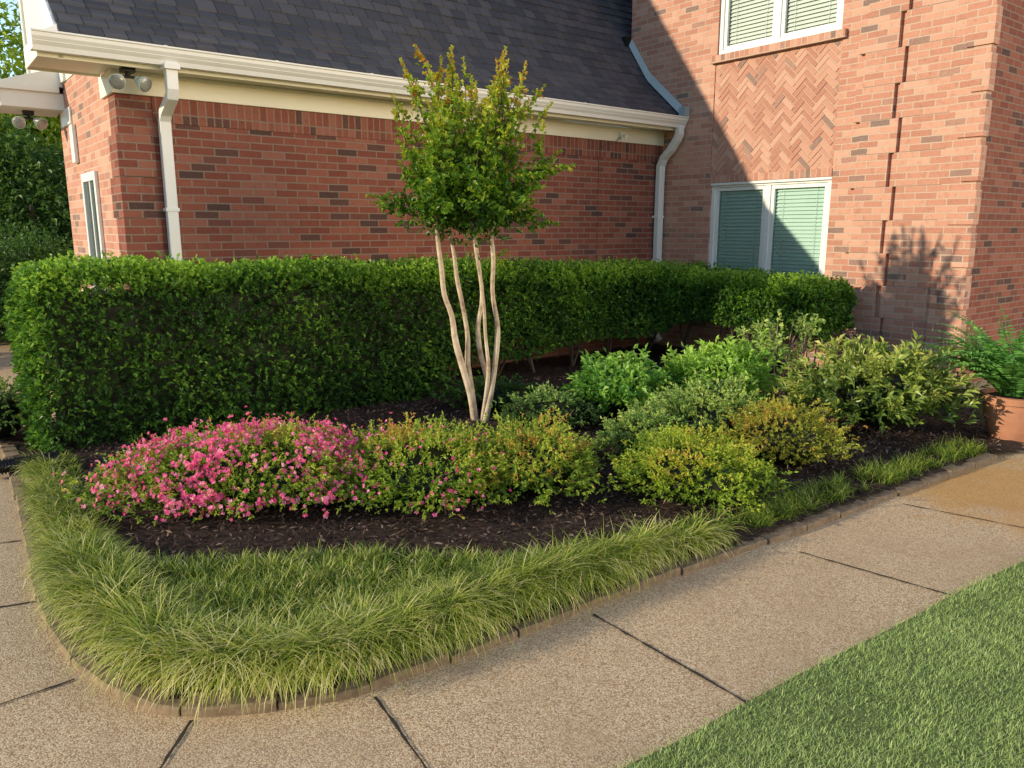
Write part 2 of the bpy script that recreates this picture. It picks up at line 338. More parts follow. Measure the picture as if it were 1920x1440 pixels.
def blades(mb, p0, az, lean, curl, L, Wd, r, K=5, zmin=None, dark=.0):
    n = len(p0); hd = np.stack([np.cos(az), np.sin(az), np.zeros(n)], 1); sd_ = np.stack([-np.sin(az), np.cos(az), np.zeros(n)], 1)
    p = p0.copy(); rows = []; rr = []
    for i in range(K+1):
        t = i/K; wd = Wd*(1-t)**.6*(.7+.3*min(1, t*4))+.0004
        rows.append(p-sd_*wd[:, None]/2); rows.append(p+sd_*wd[:, None]/2); g = r*(1-dark*(1-min(1, t*1.5))); rr += [g, g]  # blade roots darkened: shade deep in the clump put into the colour
        a = lean+curl*t**1.1; p = p+(hd*np.sin(a)[:, None]+np.array([0, 0, 1.])*np.cos(a)[:, None])*(L/K)[:, None]
        if zmin is not None: p[:, 2] = np.maximum(p[:, 2], zmin)
    v = np.stack(rows, 1).reshape(-1, 3); i0 = np.arange(n)[:, None]*(2*(K+1))
    mb.add(v, np.concatenate([i0+np.array([2*k, 2*k+1, 2*k+3, 2*k+2]) for k in range(K)]), np.stack(rr, 1).ravel())

# ================================================================== SETTING
m = MB(); m.add([(-250, -250, -.03), (250, -250, -.03), (250, 250, -.03), (-250, 250, -.03)], np.array([[0, 1, 2, 3]])); struct(m.build('ground', M['ground']))
m = MB(); pv = [(-9.5, -5, 0), (6.5, -5, 0), (9, 9, 0), (5.5, 12, 0), (-7.5, 12, 0), (-9.5, 11, 0)]
m.add(pv, np.array([[0, 1, 2, 3, 4, 5]])); pav = struct(m.build('pavement', M['agg']))
jm = MB()
def joint(a, b, wd=.0105):
    a, b = G(*a)[:2], G(*b)[:2]; d = (b-a)/np.linalg.norm(b-a); s_ = np.array([-d[1], d[0]]); k = int(np.linalg.norm(b-a)/.04)+2
    V = []
    for i, t in enumerate(np.linspace(0, 1, k)):
        c = a+(b-a)*t+s_*random.uniform(-.0018, .0018); w1 = wd*.5*(1+random.uniform(-.5, .4)); V += [(*(c-s_*w1), .004), (*(c+s_*w1), .004)]
    jm.add(V, np.array([[2*i, 2*i+1, 2*i+3, 2*i+2] for i in range(k-1)]))
for a, b in [((-260, 1412), (140, 1275)), ((-200, 1170), (72, 1128)), ((-150, 1038), (40, 1014)), ((360, 1352), (262, 1500)), ((703, 1308), (850, 1510)), ((1112, 1153), (1420, 1330)), ((1500, 1036), (1800, 1122)), ((1690, 945), (2000, 1006))]: joint(a, b)
o = struct(jm.build('pavement_joints', M['joint']))
# ---- bed
OUT = [(-30, 800), (5, 850), (22, 905), (38, 1000), (62, 1100), (98, 1195), (155, 1262), (240, 1315), (350, 1343), (510, 1335), (690, 1300), (935, 1212), (1150, 1125), (1320, 1065), (1500, 1000), (1700, 925), (1890, 858)]
outer = catmull([G(*p) for p in OUT])
tan = np.gradient(outer, axis=0); tan /= np.linalg.norm(tan, axis=1)[:, None]; inn = np.stack([-tan[:, 1], tan[:, 0]], 1)
CW = .095
mid = outer+inn*CW*.5
th = R(38.15); Ux, Uy = math.cos(th), math.sin(th); C0 = np.array([-3.22, 6.6]); LW = 6.64
def Wd2(x, y): return C0+np.array([Ux*x-Uy*y, Uy*x+Ux*y])
bedpoly = list(mid)+[G(1925, 850)[:2], Wd2(LW+.1, -4.1), Wd2(LW+.1, .1), Wd2(-.02, .1), Wd2(-1.5, .1), Wd2(-1.9, -.6)]
step = .035; bp = np.array(bedpoly); lo, hi = bp.min(0), bp.max(0)
gx = np.arange(lo[0], hi[0]+step, step); gy = np.arange(lo[1], hi[1]+step, step); XX, YY = np.meshgrid(gx, gy)
pp = np.stack([XX.ravel(), YY.ravel()], 1)
def mulch_z(p):
    q = np.concatenate([p, np.zeros((len(p), 1))], 1); return .022+.012*(1+snoise(q, 3, 3))+.007*snoise(q, 28, 4)
inside = inpoly(pp+step/2, bp); nx = len(gx); idx = np.arange(len(pp)); ok = inside & ((idx % nx) < nx-1) & (idx < len(pp)-nx); ii = idx[ok][:, None]
m = MB(); m.add(np.concatenate([pp, mulch_z(pp)[:, None]], 1), ii+np.array([0, 1, nx+1, nx])); struct(m.build('mulch_bed', M['mulch'], smooth=True))
vis = [tuple(G(x, y)[:2]) for x, y in [(60, 860), (120, 1100), (400, 1130), (900, 1110), (1300, 1030), (1600, 940), (1880, 850), (1800, 760), (1200, 690), (600, 780)]]
q = sample_poly(34000, vis); m = MB(); n = len(q); a = rng.uniform(0, 6.28, n)
d = np.stack([np.cos(a), np.sin(a), rng.normal(.15, .45, n)], 1)
pos = np.concatenate([q, (mulch_z(q)+rng.uniform(.0, .018, n))[:, None]], 1)
leaves(m, pos, d, rng.uniform(.015, .06, n), rng.uniform(.005, .015, n), np.clip(rng.normal(.42, .3, n), 0, 1), fold=.1, droop=.05)
tag(m.build('mulch_chips', M['chips']), 'dark brown shredded bark chips lying loose over the planting bed', 'mulch', kind='stuff')
# ---- edging blocks
per = 8; nb = (len(outer)-1)//per
for b in range(nb):
    i0, i1 = b*per, (b+1)*per; seg = list(range(i0, i1+1)); V = []; hgt = .034+random.uniform(-.009, .007); tilt = random.uniform(-.010, .010)
    shr = .004; off = random.uniform(-.009, .009)
    for k, i in enumerate(seg):
        c = outer[i].copy(); tn = tan[i]
        if k == 0: c = c+tn*shr
        if k == len(seg)-1: c = c-tn*shr
        ins = inn[i]; j = random.uniform(-.003, .003)+off; zt = hgt+tilt*(k/len(seg)-.5)+random.uniform(-.0015, .0015)
        for (u_, z_) in ((0+j, -.02), (0+j, zt-.008), (.006+j, zt-.001), (.028, zt), (CW-.014, zt+.002), (CW, zt-.012), (CW, -.02)):
            V.append((*(c+ins*u_), z_))
    k7 = 7; fs = np.array([[i*k7+j, (i+1)*k7+j, (i+1)*k7+j+1, i*k7+j+1] for i in range(len(seg)-1) for j in range(k7-1)])
    mm = MB(); mm.add(V, fs); mm.f.append(np.array([list(range(k7))])); mm.f.append(np.array([[(len(seg)-1)*k7+j for j in range(k7)][::-1]]))
    cc = outer[(i0+i1)//2]
    tag(mm.build('edging_block', M['curb'], origin=(cc[0], cc[1], 0)), 'tan concrete edging block in the curved kerb between paving and border grass', 'edging block', 'edging blocks around the bed')
# ---- border grass
INN = [(70, 868), (112, 890), (150, 960), (185, 1020), (255, 1046), (400, 1042), (650, 1036), (900, 1044), (1100, 1042), (1250, 1016), (1380, 998)]
inner = catmull([G(x, y, .08) for x, y in INN])
cut = np.argmin(np.linalg.norm(outer-G(1395, 1035)[:2], axis=1)); st = np.argmin(np.linalg.norm(outer-G(18, 888)[:2], axis=1))
base_in = outer+inn*(CW+.03)
gp = np.concatenate([base_in[st:cut], inner[::-1]])
def edge_info(q):
    dd = np.linalg.norm(q[:, None]-outer[None, ::2], axis=2); k = dd.argmin(1)*2; return dd.min(1), -inn[k]
m = MB()
ncl = 2000; q = sample_poly(ncl, gp); q = q+.05*np.stack([snoise(np.concatenate([q, q[:, :1]*0], 1), 6, 51), snoise(np.concatenate([q, q[:, :1]*0], 1), 6, 52)], 1)*(edge_info(q)[0] > .4)[:, None]
k_ = rng.integers(st, cut, 460); q2 = base_in[k_]+inn[k_]*rng.uniform(-.02, .24, 460)[:, None]
q = np.concatenate([q, q2]); dE, oD = edge_info(q)
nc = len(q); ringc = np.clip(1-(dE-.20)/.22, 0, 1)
NB = 28; rep = lambda a_: np.repeat(a_, NB, 0)
Q = rep(q); OD = rep(oD); ring = rep(ringc); n = len(Q)
clr = rep(rng.normal(0, .11, nc)); csz = rep(rng.uniform(.65, 1.3, nc)); clean = rep(rng.normal(0, .6, nc)); ccurl = rep(rng.uniform(.8, 1.3, nc))
leftf = np.clip((-1.7-Q[:, 0])/.6, 0, 1)
az = np.arctan2(OD[:, 1], OD[:, 0])+rng.normal(0, 1, n)*(.9+2.4*(1-ring))+clean
L = ((.055+.06*rng.random(n))*(1-ring)+(.17+.11*rng.random(n))*ring)*csz*(1-.38*leftf)
far = np.clip((Q[:, 0]-.2)/1.4, 0, 1); L *= 1-.30*far
p0 = np.concatenate([Q+rng.normal(0, .011, (n, 2)), np.full((n, 1), .03)], 1)
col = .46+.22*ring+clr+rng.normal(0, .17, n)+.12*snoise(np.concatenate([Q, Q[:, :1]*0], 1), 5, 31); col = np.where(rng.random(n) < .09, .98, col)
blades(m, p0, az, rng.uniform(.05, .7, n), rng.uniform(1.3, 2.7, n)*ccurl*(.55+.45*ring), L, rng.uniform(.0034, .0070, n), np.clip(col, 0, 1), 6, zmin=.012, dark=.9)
k_ = rng.integers(cut-6, len(outer)-3, 210); q = base_in[k_]+inn[k_]*(-.02+.20*rng.random(210)**1.3)[:, None]
q = q[snoise(np.concatenate([q, q[:, :1]*0], 1), 7, 8) > -.5]; NB = 26; Q = np.repeat(q, NB, 0); n = len(Q)
p0 = np.concatenate([Q+rng.normal(0, .018, (n, 2)), np.full((n, 1), .03)], 1)
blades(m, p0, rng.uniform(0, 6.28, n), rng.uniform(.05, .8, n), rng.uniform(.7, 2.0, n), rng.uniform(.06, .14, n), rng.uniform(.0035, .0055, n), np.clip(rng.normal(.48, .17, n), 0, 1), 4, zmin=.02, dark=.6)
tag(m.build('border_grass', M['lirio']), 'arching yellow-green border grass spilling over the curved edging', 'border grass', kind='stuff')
# ---- lawn
LE = [(1120, 1475), (1180, 1440), (1285, 1388), (1400, 1322), (1560, 1238), (1700, 1168), (1800, 1112), (1930, 1052), (2150, 960), (2500, 860)]
ledge = catmull([G(*p) for p in LE]); lp = np.concatenate([ledge, [(5.5, 2.0), (3.5, -3), (-.2, -3), (.0, .8)]])
bm = bmesh.new(); f = bm.faces.new([bm.verts.new((x, y, .012)) for x, y in lp]); me = bpy.data.meshes.new('lawn'); bm.to_mesh(me); bm.free(); me.materials.append(M['ground'])
o = bpy.data.objects.new('lawn', me); COL.objects.link(o); struct(o)
m = MB()
near = np.concatenate([ledge[:-30], [(3.6, 3.4), (2.4, 1.6), (.7, 1.5)]])
q = sample_poly(150000, near); n = len(q); q = q+rng.normal(0, .016, (n, 2))
p0 = np.concatenate([q, np.full((n, 1), .012)], 1); q3 = np.concatenate([q, np.zeros((n, 1))], 1); pat = snoise(q3, 9, 12); pat2 = snoise(q3, 34, 13)
Lb = rng.uniform(.008, .024, n)*(1+.22*pat+.3*pat2)
blades(m, p0, rng.uniform(0, 6.28, n), rng.uniform(.3, 1.5, n), rng.uniform(-.5, 1.1, n), Lb, rng.uniform(.0013, .0025, n), np.clip(.5+.12*pat+.12*pat2+rng.normal(0, .17, n), 0, 1), 3)
q = sample_poly(40000, lp); n = len(q); p0 = np.concatenate([q, np.full((n, 1), .012)], 1)
blades(m, p0, rng.uniform(0, 6.28, n), rng.uniform(.3, 1.2, n), rng.uniform(.0, 1.3, n), rng.uniform(.012, .026, n), rng.uniform(.003, .005, n), np.clip(rng.normal(.5, .18, n), 0, 1), 2)
tag(m.build('lawn_grass', M['lawn']), 'short bright green lawn grass beside the walkway', 'grass', kind='stuff')

# ================================================================== HOUSE
house = empty('brick_house', (C0[0], C0[1], 0), 'red brick house with white gutters, herringbone panel and dark shingle roof', 'house', rz=th)
def part(mb, name, mat, parent=None, bevel=0, smooth=False): return mb.build(name, mat, parent or house, bevel=bevel, smooth=smooth)
OH = .30
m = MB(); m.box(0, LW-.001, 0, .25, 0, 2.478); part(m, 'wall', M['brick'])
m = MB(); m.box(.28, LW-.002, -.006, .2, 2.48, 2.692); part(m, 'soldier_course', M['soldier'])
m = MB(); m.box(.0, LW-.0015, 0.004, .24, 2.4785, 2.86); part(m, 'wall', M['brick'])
m = MB(); m.box(-.022, LW-.003, -.024, -.0, 2.685, 2.865); m.box(-.024, 0, 0, .42, 2.685, 2.865); part(m, 'frieze_board', M['cream'], bevel=.004)
m = MB(); m.box(-.02, LW-.003, -.038, -.0245, 2.835, 2.862); part(m, 'trim_moulding', M['cream'], bevel=.004)
m = MB(); m.box(-.54, LW-.004, -OH+.02, -.026, 2.865, 2.880); m.box(-.54, -.026, -OH+.0201, .30, 2.8652, 2.8798); part(m, 'soffit', M['cream'])
m = MB(); m.box(-.56, LW-.004, -OH, -OH+.019, 2.845, 3.0); m.box(-.56, -.541, -OH+.019, .32, 2.845, 3.0); m.box(-.541, -.03, .30, .32, 2.845, 3.0); part(m, 'fascia', M['cream'], bevel=.003)
gp_ = [(.0, 2.875), (-.073, 2.875), (-.083, 2.91), (-.096, 2.925), (-.123, 2.965), (-.126, 2.992), (-.138, 2.996), (-.138, 3.008), (-.123, 3.008), (-.114, 2.996), (-.106, 2.935), (.0, 2.935)]
gp_ = [(a-OH-.002, b) for a, b in gp_]
m = MB(); m.prism(gp_, 'x', -.60, LW-.01); m.box(-.603, -.5985, -OH-.14, -OH-.001, 2.873, 3.009); gut = part(m, 'gutter', M['white'])
for uu in np.arange(.3, LW, .9):
    m = MB(); m.box(uu, uu+.02, -OH-.14, -OH-.001, 3.0085, 3.0125); part(m, 'gutter_hanger', M['white'], gut)
# roof
def zr(y):
    s_ = y+OH+.05; return 3.0+(.85*s_ if s_ < .6 else .51+1.40*(s_-.6))
ys = [-OH-.10]
while ys[-1] < 3.3:
    s_ = .85 if ys[-1] < .25 else 1.40
    ys.append(ys[-1]+.135/math.sqrt(1+s_*s_))
m = MB(); XL = -.40
for r_, (a, b) in enumerate(zip(ys[:-1], ys[1:])):
    segs = [(XL, LW-.002)] if a < .62 else [(XL, LW+3.0)]
    for x0, x1 in segs:
        t_ = .014; nx_ = max(2, int((x1-x0)/.17)); xs = np.linspace(x0, x1, nx_)
        jl = rng.uniform(-.006, .006, nx_)
        V = []
        for x, jj in zip(xs, jl): V += [(x, a+jj, zr(a)-.004), (x, a+jj, zr(a)+t_), (x, b+.01, zr(b)+.002)]
        fs = [[3*i+k, 3*(i+1)+k, 3*(i+1)+k+1, 3*i+k+1] for i in range(nx_-1) for k in range(2)]
        m.add(V, np.array(fs), float(r_))
yr = ys[-1]; zt = zr(yr); YB = .25
m.add([(XL, yr, zt), (LW+3, yr, zt), (LW+3, 4.7, zt-1.2), (XL, 4.7, zt-1.2)], np.array([[0, 1, 2, 3]]), 500.)
m.add([(XL, -OH, zr(-OH)-.03), (LW-.002, -OH, zr(-OH)-.03), (LW-.002, YB, zr(YB)-.03), (XL, YB, zr(YB)-.03), (LW-.002, yr, zt-.03), (XL, yr, zt-.03)], np.array([[0, 3, 2, 1], [3, 5, 4, 2]]), 3.)
roof = part(m, 'roof', M['shingle'])
m = MB()
for a, b in ((-OH, YB), (YB, 3.3)):
    m.add([(XL-.02, a, zr(a)-.2), (XL-.02, b, zr(b)-.2), (XL-.02, b, zr(b)-.01), (XL-.02, a, zr(a)-.01), (XL+.01, a, zr(a)-.2), (XL+.01, b, zr(b)-.2), (XL+.01, b, zr(b)-.01), (XL+.01, a, zr(a)-.01)],
          np.array([[0, 1, 2, 3], [7, 6, 5, 4], [0, 4, 5, 1], [3, 2, 6, 7], [0, 3, 7, 4], [1, 5, 6, 2]]))
    m.add([(XL+.01, a, zr(a)-.1), (0, a, zr(a)-.1), (0, b, zr(b)-.1), (XL+.01, b, zr(b)-.1)], np.array([[0, 1, 2, 3]]))
part(m, 'rake_board', M['white'])
m = MB(); m.prism([(0.0, 3.06), (4.3, 3.06), (4.3, 6.2), (3.4, 7.3), (.1, 3.3)], 'x', -.004, .2); m.box(.2, LW+2, 4.2, 4.299, 3.06, 6.2); part(m, 'gable_siding', M['cream'])
m = MB(); m.box(-.03, -.0045, 4.2, 4.32, 3.05, 6.2); m.box(-.028, -.0045, 2.0, 4.2, 3.055, 3.16); part(m, 'corner_board', M['white'])
m = MB(); m.box(0.001, .25, .25, 2.4, 0, 3.055); m.box(.001, 2.5, 2.4, 2.6, 0, 3.055); m.box(2.5, 2.7, 2.6, 4.29, 0, 3.055); m.box(2.7, LW+2, 4.1, 4.29, 0, 3.055); part(m, 'wall', M['brick_sun'])
m = MB(); m.box(-.56, .0, 2.22, 2.86, 2.80, 2.96); m.box(-.60, -.04, 2.18, 2.90, 2.96, 3.02); m.prism([(-.60, 3.02), (0, 3.02), (0, 3.22)], 'y', 2.2, 2.88); m.box(-.02, 0, 1.9, 2.41, 2.64, 2.80); part(m, 'cornice_return', M['white'], bevel=.006)
m = MB(); m.prism([(-.62, 2.87), (-.69, 2.87), (-.73, 2.99), (-.60, 2.99)], 'y', 2.15, 2.93); part(m, 'gutter', M['white'])
m = MB(); m.prism([(-.56, 3.001), (-.41, 3.001), (-.41, 3.09)], 'y', -OH, .34, ); part(m, 'return_cap', M['white'])
def quoin(x0, x1, y0, y1, z0, z1, mt='brick_sun'): mm = MB(); mm.box(x0, x1, y0, y1, z0, z1); return part(mm, 'quoin', M[mt], bevel=.003)
h_ = .0677; z = .0
for k in range(7):
    w1 = .27 if k % 2 == 0 else .16; w2 = .36 if k % 2 else .26
    quoin(-.022, w1, -.022, w2, z+.002, z+h_*5-.002, 'brick'); z += h_*5
def ribbon(path, w_, d_, name):
    mm = MB(); V = []
    pts = np.array(path, float)
    for i, p in enumerate(pts):
        t = pts[min(i+1, len(pts)-1)]-pts[max(i-1, 0)]; t /= np.linalg.norm(t); nrm = np.cross(t, [1, 0, 0]); nrm /= np.linalg.norm(nrm)
        for sx, sn in ((-1, -1), (1, -1), (1, 1), (-1, 1)): V.append(p+np.array([sx*w_/2, 0, 0])+nrm*sn*d_/2)
    k = len(pts); mm.add(V, np.array([[4*i+j, 4*i+(j+1) % 4, 4*(i+1)+(j+1) % 4, 4*(i+1)+j] for i in range(k-1) for j in range(4)])); mm.f.append(np.array([[3, 2, 1, 0]])); mm.f.append(np.array([[4*(k-1)+j for j in range(4)]]))
    return part(mm, name, M['white'], bevel=.006)
def bracket(d_, *a):
    m = MB(); m.box(*a); part(m, 'bracket', M['white'], d_, bevel=.002)
x = .35; go = -OH-.065
dsp = ribbon([(x, go, 2.90), (x, go, 2.70), (x, go+.02, 2.65), (x, -.12, 2.55), (x, -.07, 2.49), (x, -.065, 2.38), (x, -.065, 1.2), (x, -.065, .2), (x, -.14, .1)], .09, .07, 'downspout')
bracket(dsp, x-.055, x+.055, -.106, -.001, 1.75, 1.78); bracket(dsp, x-.06, x+.06, go-.06, go+.06, 2.845, 2.885)
x = LW-.10; dsp = ribbon([(x, go, 2.90), (x, go, 2.80), (x, go+.03, 2.74), (x, -.24, 2.62), (x, -.12, 2.52), (x, -.07, 2.42), (x, -.065, 2.2), (x, -.065, 1.2), (x, -.065, .2), (x, -.14, .1)], .10, .075, 'downspout')
bracket(dsp, x-.06, x+.06, -.106, -.001, 1.75, 1.78)
def flood(x, y, z):
    m = MB(); m.box(x-.05, x+.05, y-.05, y+.05, z+.035, z+.075); m.tube([(x, y, z+.04), (x, y, z+.0)], .02, 8); m.tube([(x-.07, y-.02, z), (x+.07, y-.02, z)], .012, 8)
    root = part(m, 'floodlight', M['black'], bevel=.004)
    for s_ in (-1, 1):
        mm = MB(); pr = [(0, .028), (.03, .035), (.07, .058), (.10, .063)]
        dirv = np.array([s_*.45, -.75, -.5]); dirv /= np.linalg.norm(dirv); p0 = np.array([x+s_*.06, y-.02, z-.01])
        mm.tube([p0+dirv*a for a, _ in pr], [b for _, b in pr], 16); part(mm, 'lamp_housing', M['greyblind'], root, smooth=False)
        m3 = MB(); m3.tube([p0+dirv*.101, p0+dirv*.112, p0+dirv*.118], [.058, .045, .02], 16); part(m3, 'lamp_lens', M['lampglass'], root)
flood(.08, -.15, 2.79); flood(-.30, 2.5, 2.725)
m = MB(); m.box(5.78, 5.84, -.06, -.026, 2.74, 2.80); m.tube([(5.81, -.05, 2.76), (5.81, -.13, 2.74)], .025, 10); m.tube([(5.81, -.05, 2.76), (5.75, -.12, 2.70)], .014, 8); part(m, 'motion_sensor', M['white'])
m = MB(); m.tube([(5.80, -.04, 2.74), (5.72, -.03, 2.68), (5.60, -.03, 2.65), (5.48, -.012, 2.58), (5.46, -.008, 2.45), (5.46, -.006, 1.6), (5.455, -.006, .4)], .003, 6); part(m, 'cable', plain('cable_grey', (.17, .08, .06), .6))
def wall_holes(name, plane, y0, y1, z0, z1, holes, depth, mat):
    yb = sorted({y0, y1, *[h for q_ in holes for h in q_[:2]]}); zb = sorted({z0, z1, *[h for q_ in holes for h in q_[2:]]}); mm = MB()
    for a, b in zip(yb[:-1], yb[1:]):
        for c, d in zip(zb[:-1], zb[1:]):
            if any(h[0] <= a and b <= h[1] and h[2] <= c and d <= h[3] for h in holes): continue
            mm.add([(plane, a, c), (plane, b, c), (plane, b, d), (plane, a, d)], np.array([[0, 3, 2, 1]]))
    for h in holes:
        a, b, c, d = h; X0, X1 = plane, plane+depth
        mm.add([(X0, a, c), (X1, a, c), (X1, a, d), (X0, a, d)], np.array([[0, 1, 2, 3]])); mm.add([(X0, b, c), (X1, b, c), (X1, b, d), (X0, b, d)], np.array([[3, 2, 1, 0]]))
        mm.add([(X0, a, d), (X1, a, d), (X1, b, d), (X0, b, d)], np.array([[0, 1, 2, 3]])); mm.add([(X0, a, c), (X1, a, c), (X1, b, c), (X0, b, c)], np.array([[3, 2, 1, 0]]))
    return part(mm, name, mat)
w1 = (-2.45, -.82, .46, 2.17); pan = (-2.45, -.80, 2.26, 3.58); w2 = (-2.43, -.82, 3.68, 5.1)
YF = -3.92
wall_holes('wall', LW, YF, .62, 0, 6.6, [w1, pan, w2], .12, M['brick_sun'])
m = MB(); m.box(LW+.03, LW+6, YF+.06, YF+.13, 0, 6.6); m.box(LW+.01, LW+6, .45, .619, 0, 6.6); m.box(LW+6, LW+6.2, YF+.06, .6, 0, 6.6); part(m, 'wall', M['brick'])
m = MB(); m.box(LW+.26, LW+5.9, -3.7, .44, 0.05, 6.58); part(m, 'room_darkness', M['room_darkness'])  # solid near-black box: the dark of unlit rooms put into its colour
m = MB(); m.prism([(-4.4, 6.6), (1.1, 6.6), (-1.7, 9.2)], 'x', LW-.45, LW+6.5); part(m, 'roof', plain('upper_roof', (.045, .045, .05), .9, 30))
m = MB(); m.box(LW-.012, LW+.05, -2.45, -.82, 2.172, 2.258); part(m, 'window_head_course', M['rowlock'], bevel=.002)
m = MB(); m.box(LW-.05, LW+.06, -2.50, -.76, 3.59, 3.678); part(m, 'brick_sill', M['rowlock'], bevel=.003)
m = MB(); m.box(LW-.05, LW+.06, -2.50, -.76, .37, .458); part(m, 'brick_sill', M['rowlock'], bevel=.003)
# herringbone panel
bm = bmesh.new(); lay = bm.verts.layers.float.new('rnd'); u_ = .0600; g_ = .0042; n_ = 3; cy, cz = -1.625, 2.92; c45 = math.cos(R(45))
hx = LW+.012
for a in range(-28, 29):
    for b in range(-10, 11):
        ox, oy = a+n_*b, a-n_*b
        for (x0, y0, x1, y1) in ((ox, oy, ox+n_, oy+1), (ox, oy+1, ox+1, oy+1+n_)):
            cs = [(x0*u_+g_, y0*u_+g_), (x1*u_-g_, y0*u_+g_), (x1*u_-g_, y1*u_-g_), (x0*u_+g_, y1*u_-g_)]
            pts = [(cy+(px_-py_)*c45, cz+(px_+py_)*c45) for px_, py_ in cs]
            if all(abs(p_[0]-cy) > 1.0 for p_ in pts) or all(abs(p_[1]-cz) > .85 for p_ in pts): continue
            rv = random.random()*.97; dx = random.uniform(-.003, .003)
            vs = [bm.verts.new((hx+dx, p_[0], p_[1])) for p_ in pts]+[bm.verts.new((hx+.03, p_[0], p_[1])) for p_ in pts]
            for v_ in vs: v_[lay] = rv
            for f_ in ((0, 1, 2, 3), (0, 4, 5, 1), (1, 5, 6, 2), (2, 6, 7, 3), (3, 7, 4, 0)): bm.faces.new([vs[i] for i in f_])
for co, no in (((0, pan[0]+.003, 0), (0, -1, 0)), ((0, pan[1]-.003, 0), (0, 1, 0)), ((0, 0, pan[2]+.002), (0, 0, -1)), ((0, 0, pan[3]), (0, 0, 1))):
    bmesh.ops.bisect_plane(bm, geom=bm.verts[:]+bm.edges[:]+bm.faces[:], plane_co=co, plane_no=no, clear_outer=True)
bmesh.ops.recalc_face_normals(bm, faces=bm.faces)
me = bpy.data.meshes.new('herringbone_panel'); bm.to_mesh(me); bm.free(); me.materials.append(M['herring']); hp = bpy.data.objects.new('herringbone_panel', me); COL.objects.link(hp); hp.parent = house
m = MB(); m.box(LW+.018, LW+.1, pan[0]-.01, pan[1]+.01, pan[2]-.01, pan[3]+.01); part(m, 'mortar_bed', M['mortar'], hp)
def window(a, b, c, d, bl, plane=LW):
    X0 = plane+.025; fw = .055; mm = MB()
    mm.box(X0, X0+.07, a, b, c, c+fw); mm.box(X0, X0+.07, a, b, d-fw, d); mm.box(X0, X0+.07, a, a+fw, c+fw, d-fw); mm.box(X0, X0+.07, b-fw, b, c+fw, d-fw)
    mid_ = (a+b)/2; mm.box(X0+.002, X0+.07, mid_-.035, mid_+.035, c+fw, d-fw)
    mm.box(X0-.03, X0-.001, a, b, d-.03, d)
    fr = part(mm, 'window', M['white'], bevel=.004)
    for p_, q_ in ((a+fw, mid_-.035), (mid_+.035, b-fw)):
        s_ = MB(); t_ = .045; zc, zd = c+fw, d-fw; s_.box(X0+.018, X0+.055, p_, q_, zc, zc+t_); s_.box(X0+.018, X0+.055, p_, q_, zd-t_, zd); s_.box(X0+.018, X0+.055, p_, p_+t_, zc+t_, zd-t_); s_.box(X0+.018, X0+.055, q_-t_, q_, zc+t_, zd-t_)
        part(s_, 'sash', M['white'], fr, bevel=.003)
        g = MB(); g.add([(X0+.034, p_+t_, zc+t_), (X0+.034, q_-t_, zc+t_), (X0+.034, q_-t_, zd-t_), (X0+.034, p_+t_, zd-t_)], np.array([[0, 3, 2, 1]])); part(g, 'pane', M['glass'], fr)
        bb = MB()
        for zz in np.arange(zc+t_-.02, zd-t_+.02, .044):
            bb.add([(X0+.056, p_, zz), (X0+.056, q_, zz), (X0+.080, q_, zz+.047), (X0+.080, p_, zz+.047)], np.array([[0, 3, 2, 1]]))
        for yy in (p_+.15, q_-.15): bb.box(X0+.052, X0+.0535, yy, yy+.004, zc, zd)
        part(bb, 'blind', bl, fr)
    return fr
window(*w1, M['teal']); window(*w2, M['greyblind'])
# stepped brick pilasters beside the window
z = .0; k = 0
while z < 6.5:
    hh = h_*5; e = k % 2
    quoin(LW-.048, LW+.01, -3.15 if e else -3.08, -2.74 if e else -2.67, z+.001, z+hh-.001)
    z += hh; k += 1
z = 0; k = 0
while z < 6.4:
    hh = h_*5; e = k % 2
    quoin(LW-.042, LW+.01, -3.638, -3.185 if e else -3.13, z+.001, z+hh-.001); z += hh; k += 1
m = MB(); m.box(LW-.065, LW+.05, YF-.035, -3.64, 0, 6.56); part(m, 'corner_pier', M['brick_sun'], bevel=.003)
z = 0.02; k = 0
while z < 6.4:
    hh = h_*5; quoin(LW-.085, LW+.04, YF-.055, -3.82 if k % 2 else -3.74, z, z+hh-.01); z += hh+h_; k += 1
m = MB(); yy = np.linspace(-OH-.08, .60, 22); V = []
for y_ in yy:
    z_ = zr(y_)
    V += [(LW-.012, y_, z_-.02), (LW-.012, y_, z_+.13), (LW-.07, y_, z_+.03)]
m.add(V, np.array([[3*i, 3*i+1, 3*i+4, 3*i+3] for i in range(21)]+[[3*i+2, 3*i+1, 3*i+4, 3*i+5] for i in range(21)])); m.box(LW-.10, LW-.008, -OH-.14, -OH-.04, 3.01, 3.13); part(m, 'flashing', M['metal'])
m = MB(); m.box(LW-.12, LW-.02, .60, .68, zr(.62)+.0, zr(.62)+.12); part(m, 'roof_vent', M['black'])
m = MB(); a, b, c, d = .95, 1.6, .5, 2.13
m.box(-.03, -.001, a, b, c, c+.07); m.box(-.03, -.001, a, b, d-.08, d); m.box(-.03, -.001, a, a+.07, c+.07, d-.08); m.box(-.03, -.001, b-.07, b, c+.07, d-.08); m.box(-.02, -.001, (a+b)/2-.02, (a+b)/2+.02, c+.07, d-.08)
fr = part(m, 'window', M['white'], bevel=.003)
for g0, g1 in ((a+.07, (a+b)/2-.02), ((a+b)/2+.02, b-.07)): g = MB(); g.box(-.012, -.002, g0, g1, c+.07, d-.08); part(g, 'pane', plain('dim_pane', (.10, .13, .13), .1, 4), fr)
m = MB(); m.box(-.04, -.001, 1.75, 1.9, 2.25, 2.62); part(m, 'wall_lamp', M['white'], bevel=.01)

